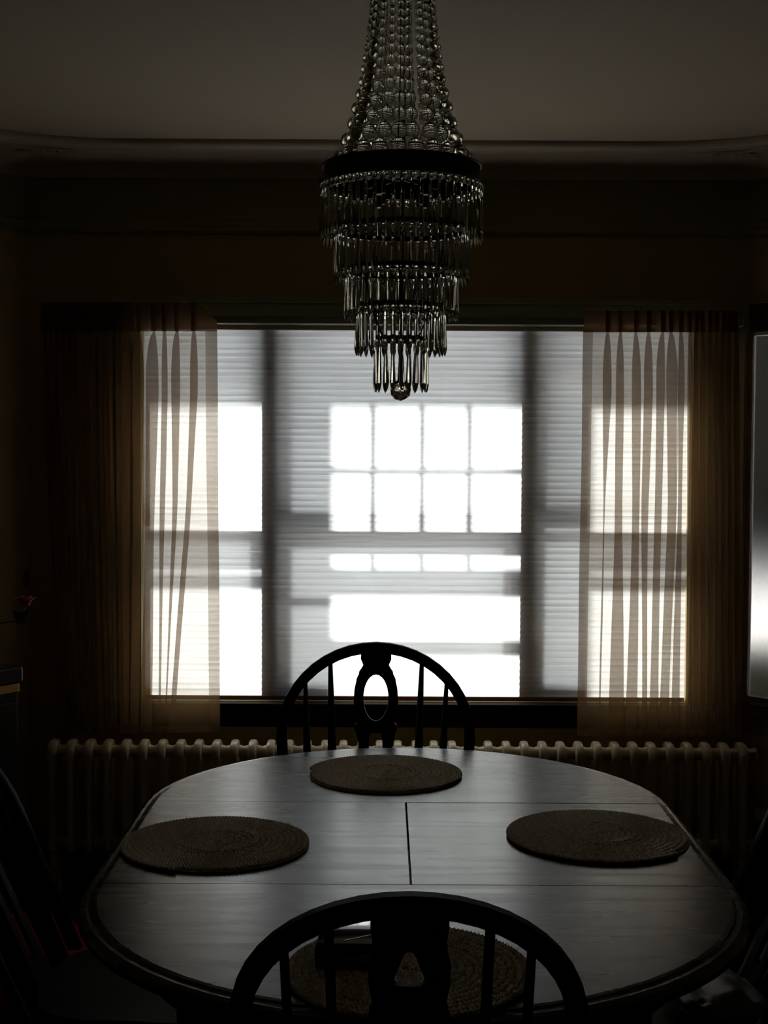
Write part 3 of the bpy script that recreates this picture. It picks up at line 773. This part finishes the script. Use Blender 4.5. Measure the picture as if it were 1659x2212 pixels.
# near chair: back towards the camera
YN = 1.72
def nearz(py): return P(886, py, YN+0.03).z
NTOP = P(886, 1930, 1.755).z
def nz(py):      # height on the leaning back surface seen at this row
    d = ray(886, py); yb0 = 1.845; z = 0.9
    for _ in range(30):
        y = yb0 - (z-0.455)*math.tan(LEAN); z = CAMZ + d.z*(y/d.y)
    return z
NS_ = [(nz(1940), 0.0505), (nz(2005), 0.0505), (nz(2030), 0.0480), (nz(2050), 0.0490), (nz(2085), 0.0535), (nz(2120), 0.0530), (nz(2150), 0.0500), (nz(2165), 0.0475), (nz(2180), 0.0520), (nz(2230), 0.058), (nz(2330), 0.05), (0.445, 0.045)]
NH = [(nz(2052), 0.0), (nz(2054.5), 0.0035), (nz(2058), 0.0060), (nz(2066), 0.0085), (nz(2085), 0.0130), (nz(2105), 0.0185), (nz(2115), 0.0200), (nz(2122), 0.0190), (nz(2126), 0.0165), (nz(2127.5), 0.0120), (nz(2128), 0.0)]
nx0 = P(884, 2050, 1.78).x
chair('dining_chair', 'black dining chair nearest the camera, seen from behind, triangular hole in its splat', 0.238, 0.190, nz(1930), LEAN,
      (nx0, 1.845+0.20, 0), 0.0, NS_, NH,
      [(-0.163, -0.145, 0.0062, 0.0075), (-0.104, -0.093, 0.0062, 0.0078), (0.104, 0.090, 0.0068, 0.0078), (0.159, 0.145, 0.0062, 0.0078)], rail=0.030, raild=0.026, bow=0.03)
# side chairs, partly outside the frame
chair('dining_chair', 'black dining chair at the left side of the table in deep shadow', 0.235, 0.22, 0.975, math.radians(24),
      (-0.497, 2.80, 0), -math.pi/2, FS, FH, [(-0.165, -0.14, 0.006, 0.012), (-0.108, -0.095, 0.006, 0.012), (0.108, 0.095, 0.006, 0.012), (0.165, 0.14, 0.006, 0.012)])
chair('dining_chair', 'black dining chair at the right side of the table, cut by the frame', 0.235, 0.22, 0.975, math.radians(24),
      (0.553, 2.80, 0), math.pi/2, FS, FH, [(-0.165, -0.14, 0.006, 0.012), (-0.108, -0.095, 0.006, 0.012), (0.108, 0.095, 0.006, 0.012), (0.165, 0.14, 0.006, 0.012)])
# things on the side chairs
def cushion(loc, rz, sx, sy, h, name, mat, label, cat, lumpy=0.0, seed=1):
    bm = bmesh.new(); bmesh.ops.create_icosphere(bm, subdivisions=4, radius=1)
    rnd = random.Random(seed); ph = [rnd.uniform(0, 6) for _ in range(8)]
    for q in bm.verts:
        x, y, z = q.co
        e = 0.45; x2 = math.copysign(abs(x)**e, x)*sx; y2 = math.copysign(abs(y)**e, y)*sy
        edge = max(0, 1-(max(abs(x2)/sx, abs(y2)/sy))**6)
        z2 = h*(0.5 + 0.5*z*(0.35+0.65*edge))
        if lumpy: 
            k_ = 1 + lumpy*(math.sin(9*x+ph[0])*math.sin(7*y+ph[1]) + 0.6*math.sin(15*x+11*z+ph[2]) + 0.4*math.sin(23*y+17*z+ph[3]))
            z2 = z2*k_; x2 *= 1+0.3*lumpy*math.sin(8*z+ph[4])
        q.co = (x2, y2, max(0, z2))
    me = bpy.data.meshes.new(name); bm.to_mesh(me); bm.free(); me.materials.append(MATS[mat])
    me.polygons.foreach_set('use_smooth', [True]*len(me.polygons))
    o = new_obj(name, me, None, loc); o.rotation_euler = (0, 0, rz); tag(o, label, cat); return o
cushion((-1.08, 3.78, 0.001), 0.25, 0.27, 0.30, 0.20, 'floor_cushion', 'red_cloth', 'dark red floor cushion in the shadow behind the left side chair', 'cushion')
cushion((0.655, 2.685, 0.4565), 0.15, 0.085, 0.115, 0.042, 'plastic_bag', 'grey_plastic', 'crumpled grey plastic bag on the seat of the right chair, lower right corner', 'bag', 0.16, 3)
cushion((0.675, 2.868, 0.4565), 0.3, 0.055, 0.045, 0.045, 'folded_cloth', 'orange_cloth', 'small orange cloth on the right chair seat behind the grey bag', 'cloth', 0.1, 5)

# ================================================================== PLACEMATS
def braid_mesh():
    Rm = 0.186; pitch = 0.0125; strand = 3; r0 = 0.006
    turns = (Rm-r0)/pitch
    # arc-length stepping along the spiral
    th = 0.0; s = 0.0; TH_ = []; S_ = []
    while True:
        r = r0 + pitch*th/(2*math.pi)
        if r > Rm: break
        TH_.append(th); S_.append(s); ds = 0.0029; th += ds/max(r, 0.004); s += ds
    TH_ = np.array(TH_); S_ = np.array(S_); RR = r0 + pitch*TH_/(2*math.pi)
    V = []; Fc = []; base = 0; n = 5; per = 0.0225
    for k in range(strand):
        ph = 2*math.pi*S_/per + 2*math.pi*k/3
        lat = 0.0036*np.sin(ph); ver = 0.0056 + 0.0022*np.sin(2*ph)
        ring = 0.0030*np.exp(-((RR-0.075)/0.012)**2)
        zc = ver + ring; rc = RR + lat
        cx, cy = np.cos(TH_), np.sin(TH_)
        for j in range(n):
            a = 2*math.pi*j/n
            V.append(np.stack([(rc+0.0030*math.cos(a))*cx, (rc+0.0030*math.cos(a))*cy, zc+0.0026*math.sin(a)], 1))
    m = len(S_); rings = []
    verts = np.concatenate([np.stack(V[k*n:(k+1)*n], 1).reshape(-1, 3) for k in range(strand)])
    faces = []
    for k in range(strand):
        o = k*m*n
        i = np.arange(m-1)[:, None]*n + o; j = np.arange(n)[None, :]; j2 = (j+1) % n
        faces.append(np.stack([i+j, i+j2, i+n+j2, i+n+j], 2).reshape(-1, 4))
    faces = np.concatenate(faces)
    # backing disc
    nb = 60; b0 = len(verts); ang = np.linspace(0, 2*np.pi, nb, endpoint=False)
    top = np.stack([0.183*np.cos(ang), 0.183*np.sin(ang), np.full(nb, 0.0025)], 1); bt = top.copy(); bt[:, 2] = 0.0004
    verts = np.concatenate([verts, top, bt])
    fl = [tuple(q) for q in faces.tolist()] + [tuple(range(b0, b0+nb)), tuple(range(b0+nb, b0+2*nb))[::-1]] + [(b0+j, b0+nb+j, b0+nb+(j+1) % nb, b0+(j+1) % nb) for j in range(nb)]
    return mesh('placemat', verts.tolist(), fl, 'jute', True)
MM = braid_mesh()
for (px, py, rz, lab) in ((832, 1668, 0.4, 'round braided jute placemat at the far end of the table by the window'),
                      (469, 1817, 1.9, 'round braided jute placemat at the left side of the table'),
                      (1292, 1800, 3.0, 'round braided jute placemat at the right side of the table'),
                      (878, 2090, 5.1, 'round braided jute placemat nearest the camera behind the near chair back')):
    p = PZ(px, py, TZ+0.008); o = new_obj('placemat', MM, None, (p.x, p.y, TZ+0.0003)); o.rotation_euler = (0, 0, rz)
    tag(o, lab, 'placemat', 'braided placemats on the table')
# black case on the near mat
p0 = PZ(681, 2098, TZ+0.010); 
case = empty('black_case', (p0.x+0.055, p0.y+0.075, TZ+0.0115), -0.06); tag(case, 'small glossy black box lying on the near placemat behind the chair back', 'box')
MB().box(-0.052, 0.05, -0.075, 0.075, 0, 0.034, b=0.003).build('body', 'black_gloss', case, True)
MB().box(-0.050, 0.048, -0.073, 0.073, 0.0345, 0.040, b=0.002).build('lid', 'black_gloss', case, True)
MB().box(-0.0015, 0.0015, -0.03, 0.03, 0.0395, 0.0408, M=Matrix.Translation((0.015, -0.045, 0)) @ Matrix.Rotation(-0.95, 4, 'Z')).build('inlay_strip', 'dark_red', case)

# ================================================================== CHANDELIER
CY = 2.75; CX = P(868, 400, CY).x
ch = empty('chandelier', (CX, CY, 1.64)); tag(ch, 'tiered crystal chandelier with strings of glass beads above a dark metal ring', 'chandelier')
def zc(py, Y=CY): return P(868, py, Y).z
def chp(b, name, mat, parent=ch, smooth=True, loc=(0, 0, 0)):
    return b.build(name, mat, parent, smooth, loc)
Z0 = 1.64
def band(r, z0, z1, t, name, mat='iron', lip=True):
    prof = [(r, z0), (r+0.0015, z0+0.002), (r, (z0+z1)/2), (r+0.0015, z1-0.002), (r, z1), (r-t, z1), (r-t, z0), (r, z0)]
    n = 64; v = []; f = []
    for rr, z in prof[:-1]:
        for j in range(n): a = 2*math.pi*j/n; v.append((rr*math.cos(a), rr*math.sin(a), z-Z0))
    k = len(prof)-1
    for i in range(k):
        for j in range(n): f.append((i*n+j, i*n+(j+1) % n, ((i+1) % k)*n+(j+1) % n, ((i+1) % k)*n+j))
    return chp(MB().add(v, f), name, mat)
RZ1 = zc(322, CY-0.154); RZ0 = zc(368, CY-0.154)
band(0.153, RZ0, RZ1, 0.003, 'ring_band')
band(0.1555, RZ1-0.005, RZ1, 0.006, 'ring_rim'); band(0.1555, RZ0, RZ0+0.004, 0.006, 'ring_rim')
for k in range(3):      # small fixing screws on the band
    a = math.radians(181 + 120*k); chp(MB().lathe([(0.004, 0), (0.004, 0.007), (0.002, 0.008)], 8, (0, 0, 0), 'x'), 'screw', 'iron', ch, True, (0.155*math.cos(a), 0.155*math.sin(a), RZ0+0.010-Z0)).rotation_euler = (0, 0, a)
# crystal meshes
def bead_mesh(name='bead'):
    n = 10; prof = [(0.30, -0.95), (0.71, -0.71), (0.95, -0.3), (0.99, 0.08), (0.82, 0.57), (0.30, 0.95)]
    b = MB().lathe(prof, n); me = mesh(name, b.v, b.f, 'crystal', True); return me
def prism_mesh(L):
    # spear drop: narrow neck, widest low, pointed tip; facetted section
    n = 6; prof = [(0.0022, 0.0), (0.0034, -0.006), (0.0046, -L*0.35), (0.0060, -L*0.72), (0.0062, -L*0.80), (0.0038, -L*0.92), (0.0005, -L)]
    v = []; f = []
    for i, (r, z) in enumerate(prof):
        for j in range(n):
            a = 2*math.pi*j/n; v.append((r*math.cos(a)*1.0, r*math.sin(a)*0.72, z))
    for i in range(len(prof)-1):
        for j in range(n): f.append((i*n+j, i*n+(j+1) % n, (i+1)*n+(j+1) % n, (i+1)*n+j))
    f.append(tuple(range(n))); f.append(tuple((len(prof)-1)*n+j for j in range(n))[::-1])
    b = MB().add(v, f); o = b.build('tmp', 'crystal'); me = o.data; bpy.data.objects.remove(o); me.name = 'prism'; return me
bm_ = bead_mesh()
tiers = [(0.157, 418, 526, 56), (0.1305, 515, 613, 46), (0.1095, 603, 692, 38), (0.0865, 682, 769, 34), (0.0515, 752, 848, 20)]
for ti, (r, y0, y1, n) in enumerate(tiers):
    zt_ = zc(y0); zb_ = zc(y1); L = zt_-zb_
    pm = prism_mesh(L)
    rb_ = r-0.004
    if ti > 0: band(rb_, zt_+0.012, zt_+0.022, 0.002, 'tier_ring')
    for k in range(n):
        a = 2*math.pi*(k+0.5*(ti % 2))/n; tw = random.uniform(-0.35, 0.35)
        o = new_obj('prism', pm, ch, (r*math.cos(a), r*math.sin(a), zt_-Z0)); 
        o.rotation_euler = (random.uniform(-0.02, 0.02), random.uniform(-0.02, 0.02), a+math.pi/2+tw)
        q = new_obj('small_bead', bm_, o, (0, 0, 0.0085)); q.scale = (0.0052, 0.0042, 0.0066)
# swag of beads just under the ring
nb = 62
# hanging strings of beads
prof_r = [(-35, 66), (0, 70), (50, 73), (100, 80), (150, 87), (200, 96), (250, 110), (290, 121), (320, 134), (346, 150)]
SC = CY/3000.0
def rad_at(z):
    y = 965 - (z-CAMZ)*3000/CY
    for (a0, r0_), (a1, r1_) in zip(prof_r, prof_r[1:]):
        if a0 <= y <= a1: return lerp(r0_, r1_, (y-a0)/(a1-a0))*SC
    return (66 if y < -35 else 150)*SC
NSt = 21
BD = [(-40, 13), (0, 14), (50, 16), (100, 18.5), (150, 21.5), (200, 25), (250, 30), (300, 34), (360, 35)]
def bead_d(z):
    y = 965 - (z-CAMZ)*3000/CY
    for (a0, r0_), (a1, r1_) in zip(BD, BD[1:]):
        if a0 <= y <= a1: return lerp(r0_, r1_, (y-a0)/(a1-a0))*SC
    return 12*SC
ztop_s = zc(-40); zend = RZ1+0.002
front = set()
for s in range(NSt):
    a = 2*math.pi*(s+0.5)/NSt
    jr = random.uniform(-0.008, 0.003); ja = random.uniform(-0.12, 0.12)
    z = zend + 0.010; beads = []
    while z < ztop_s:
        t = (z-zend)/(ztop_s-zend); d = bead_d(z)
        d *= random.uniform(0.95, 1.05)
        rr = rad_at(z) - d*0.5 + jr*(1-t)
        aa = a + ja*(1-t)*(t)*3
        beads.append((rr*math.cos(aa), rr*math.sin(aa), z+d*0.1-Z0, d)); z += d*1.02
    b = MB(); b.tube([(q[0], q[1], q[2]) for q in beads], 0.0003, 4)
    st = chp(b, 'bead_string', 'iron')
    isfront = math.sin(a) < 0.10
    if isfront:
        for x, y, z_, d in beads:
            q = new_obj('bead', bm_, st, (x, y, z_)); q.scale = (d/2, d/2, d*0.51); q.rotation_euler = (random.uniform(-.3, .3), random.uniform(-.3, .3), random.uniform(0, 3))
    else:
        bb = MB()
        for x, y, z_, d in beads:
            Mx = Matrix.Translation((x, y, z_)) @ Matrix.Rotation(random.uniform(0, 3), 4, 'Z') @ Matrix.Rotation(random.uniform(-.3, .3), 4, 'X') @ Matrix.Scale(d/2, 4)
            bb.add([Mx @ vv.co for vv in bm_.vertices], [tuple(p.vertices) for p in bm_.polygons])
        o = bb.build('beads', 'crystal', st, True); o['kind'] = 'stuff'
# pearl row under the ring band
for k in range(56):
    a = 2*math.pi*(k+0.25)/56
    q = new_obj('rim_bead', bm_, ch, (0.1545*math.cos(a), 0.1545*math.sin(a), RZ0-0.0075-Z0)); q.scale = (0.0072, 0.0072, 0.0072); q.rotation_euler = (0, 0, a)
# inner frame: stem, spokes, vertical struts
zz0 = zc(760)
chp(MB().tube([(0, 0, HC-Z0-0.001), (0, 0, RZ1-Z0+0.0), (0, 0, zc(815)-Z0)], 0.0035, 8), 'stem', 'iron')
b = MB()
for k in range(4):
    a = math.pi/4 + k*math.pi/2
    b.tube([(0.152*math.cos(a), 0.152*math.sin(a), RZ0+0.006-Z0), (0, 0, RZ0+0.012-Z0)], 0.002, 6)
    pts = [(0.150*math.cos(a), 0.150*math.sin(a), RZ0+0.004-Z0)] + [((r-0.005)*math.cos(a), (r-0.005)*math.sin(a), zc(y0)+0.015-Z0) for r, y0, _, _ in tiers[1:]]
    b.tube(pts, 0.0012, 6)
chp(b, 'inner_frame', 'iron')
for k, (dx, ph_) in enumerate(((0.004, 0.0), (-0.005, 1.7))):
    chp(MB().tube([(dx*math.cos(z*25+ph_), -0.007+dx*math.sin(z*25+ph_), z) for z in np.linspace(RZ1-Z0, HC-Z0-0.02, 18)], 0.0016, 6), 'cord', 'iron')
# crown and canopy near the ceiling
band(0.058, ztop_s+0.004, ztop_s+0.018, 0.05, 'crown_plate')
chp(MB().lathe([(0.055, HC-Z0-0.0005), (0.055, HC-Z0-0.008), (0.03, HC-Z0-0.025), (0.008, HC-Z0-0.032)], 24), 'canopy', 'iron')
for k in range(6):       # lamp sockets inside, unlit
    a = math.pi*2*k/6
    x, y = 0.085*math.cos(a), 0.085*math.sin(a)
    so = chp(MB().lathe([(0.010, 0.0), (0.012, 0.004), (0.012, 0.035), (0.009, 0.038)], 10, (0, 0, 0)), 'socket', 'iron', ch, True, (x, y, RZ0-0.03-Z0))
# bottom ball on its pendant
def ball():
    bm = bmesh.new(); bmesh.ops.create_icosphere(bm, subdivisions=2, radius=1); me = bpy.data.meshes.new('crystal_ball'); bm.to_mesh(me); bm.free(); me.materials.append(MATS['crystal']); return me
o = new_obj('crystal_ball', ball(), ch, (0, 0, zc(843)-Z0)); o.scale = (0.0212, 0.0212, 0.0212)
chp(MB().tube([(0, 0, zc(821)-Z0), (0, 0, zc(790)-Z0)], 0.0012, 6), 'hook', 'iron')

# ================================================================== LEFT CABINET, ROSE
cb = empty('sideboard', (0, 0, 0)); tag(cb, 'dark cabinet with a brass band at the left edge of the picture', 'cabinet')
pc = P(38, 1438, 4.30)
MCB = Matrix.Translation((pc.x, pc.y, 0)) @ Matrix.Rotation(math.radians(52), 4, 'Z')
zt_ = pc.z
MB().box(-0.62, 0.0, 0.0, 0.36, 0.08, zt_-0.085, M=MCB, b=0.003).build('body', 'cabinet_wood', cb)
MB().box(-0.62, 0.004, -0.004, 0.36, zt_-0.083, zt_-0.055, M=MCB, b=0.003).build('brass_band', 'brass', cb)
MB().box(-0.632, 0.012, -0.015, 0.37, zt_-0.053, zt_, M=MCB, b=0.008).build('top', 'cabinet_wood', cb)
for k in range(2):
    d = MB().box(-0.305-k*0.30, -0.01-k*0.30, -0.012, -0.001, 0.11, zt_-0.11, M=MCB, b=0.003).build('door', 'cabinet_wood', cb)
    MB().lathe([(0.004, 0), (0.005, -0.012), (0.010, -0.02), (0.008, -0.026)], 10, (-0.28-k*0.06, -0.012, 0.5), 'y').build('knob', 'brass', d, True).matrix_world = MCB
for ux, uy in ((-0.59, 0.03), (-0.03, 0.03), (-0.59, 0.33), (-0.03, 0.33)):
    MB().box(ux-0.02, ux+0.02, uy-0.02, uy+0.02, 0, 0.082, M=MCB).build('foot', 'cabinet_wood', cb)
vp = MCB @ Vector((-0.10, 0.10, 0))
va = empty('vase', (vp.x, vp.y, zt_+0.0005)); tag(va, 'dark vase on the cabinet at the left edge holding the rose', 'vase')
MB().lathe([(0.025, 0), (0.04, 0.02), (0.045, 0.06), (0.028, 0.11), (0.020, 0.13), (0.024, 0.14), (0.018, 0.138), (0.016, 0.11), (0.03, 0.06), (0.02, 0.01)], 20).build('body', 'black_gloss', va, True)
rp = P(55, 1299, vp.y)
ro = empty('rose', (rp.x, rp.y, rp.z)); tag(ro, 'dim pinkish rose leaning over the cabinet at the left edge', 'flower')
MB().tube([(vp.x-rp.x, 0, zt_+0.02-rp.z), (vp.x-rp.x+0.004, 0, zt_+0.12-rp.z), (-0.02, 0, -0.06), (0, 0, -0.012)], 0.0022, 6).build('stem', 'leaf_green', ro, True)
for ring_, (np_, r_, tilt, sz) in enumerate(((5, 0.012, 0.25, 0.022), (6, 0.020, 0.6, 0.027), (7, 0.028, 1.0, 0.030))):
    for k in range(np_):
        a = 2*math.pi*k/np_ + ring_*0.5; v = []; f = []
        for i in range(5):
            for j in range(5):
                u = (j/4-0.5)*2; w = i/4
                x = u*sz*0.62*math.sin(math.pi*(0.18+0.72*w)); z = w*sz*1.15*math.cos(tilt*0.8*w); y = -w*sz*math.sin(tilt*w) + u*u*0.008
                v.append((x, y-r_*0.5, z-0.012))
        for i in range(4):
            for j in range(4): f.append((i*5+j, i*5+j+1, (i+1)*5+j+1, (i+1)*5+j))
        pmx = mesh('petal', [Matrix.Rotation(a, 3, 'Z') @ Vector(q) for q in v], f, 'petal', True)
        new_obj('petal', pmx, ro)
for k, (dx, dz, rr) in enumerate(((-0.005, -0.075, -0.6), (-0.03, -0.07, 0.7), (0.0, 0.045, 0.1))):
    v = [(0, 0, 0), (0.012, 0.002, 0.02), (0.009, 0.003, 0.042), (0, 0, 0.06), (-0.009, 0.003, 0.042), (-0.012, 0.002, 0.02), (0, -0.003, 0.03)]
    f = [(0, 1, 6), (1, 2, 6), (2, 3, 6), (3, 4, 6), (4, 5, 6), (5, 0, 6)]
    new_obj('leaf', mesh('leaf', [Matrix.Rotation(rr, 3, 'Y') @ Vector(q) + Vector((dx, 0, dz)) for q in v], f, 'leaf_green', True), ro)
# open carton on the floor right of the radiator
pb = P(1634, 1800, 4.45)
bx = empty('carton', (1.332, 4.65, 0)); tag(bx, 'pale open carton standing on the floor beside the right end of the radiator', 'box')
hz = P(1630, 1772, 4.66).z
b = MB(); t_ = 0.004
for q in ((-0.05, 0.05, -0.06, -0.06+t_), (-0.05, 0.05, 0.06-t_, 0.06), (-0.05, -0.05+t_, -0.06+t_, 0.06-t_), (0.05-t_, 0.05, -0.06+t_, 0.06-t_)): b.box(*q, 0, hz-0.01)
b.box(-0.046, 0.046, -0.056, 0.056, 0, 0.004); b.build('body', 'cardboard', bx)
MB().box(-0.05, 0.05, 0, 0.003, 0, 0.05, M=Matrix.Translation((0, 0.058, hz-0.012)) @ Matrix.Rotation(-0.9, 4, 'X')).build('flap', 'cardboard', bx)
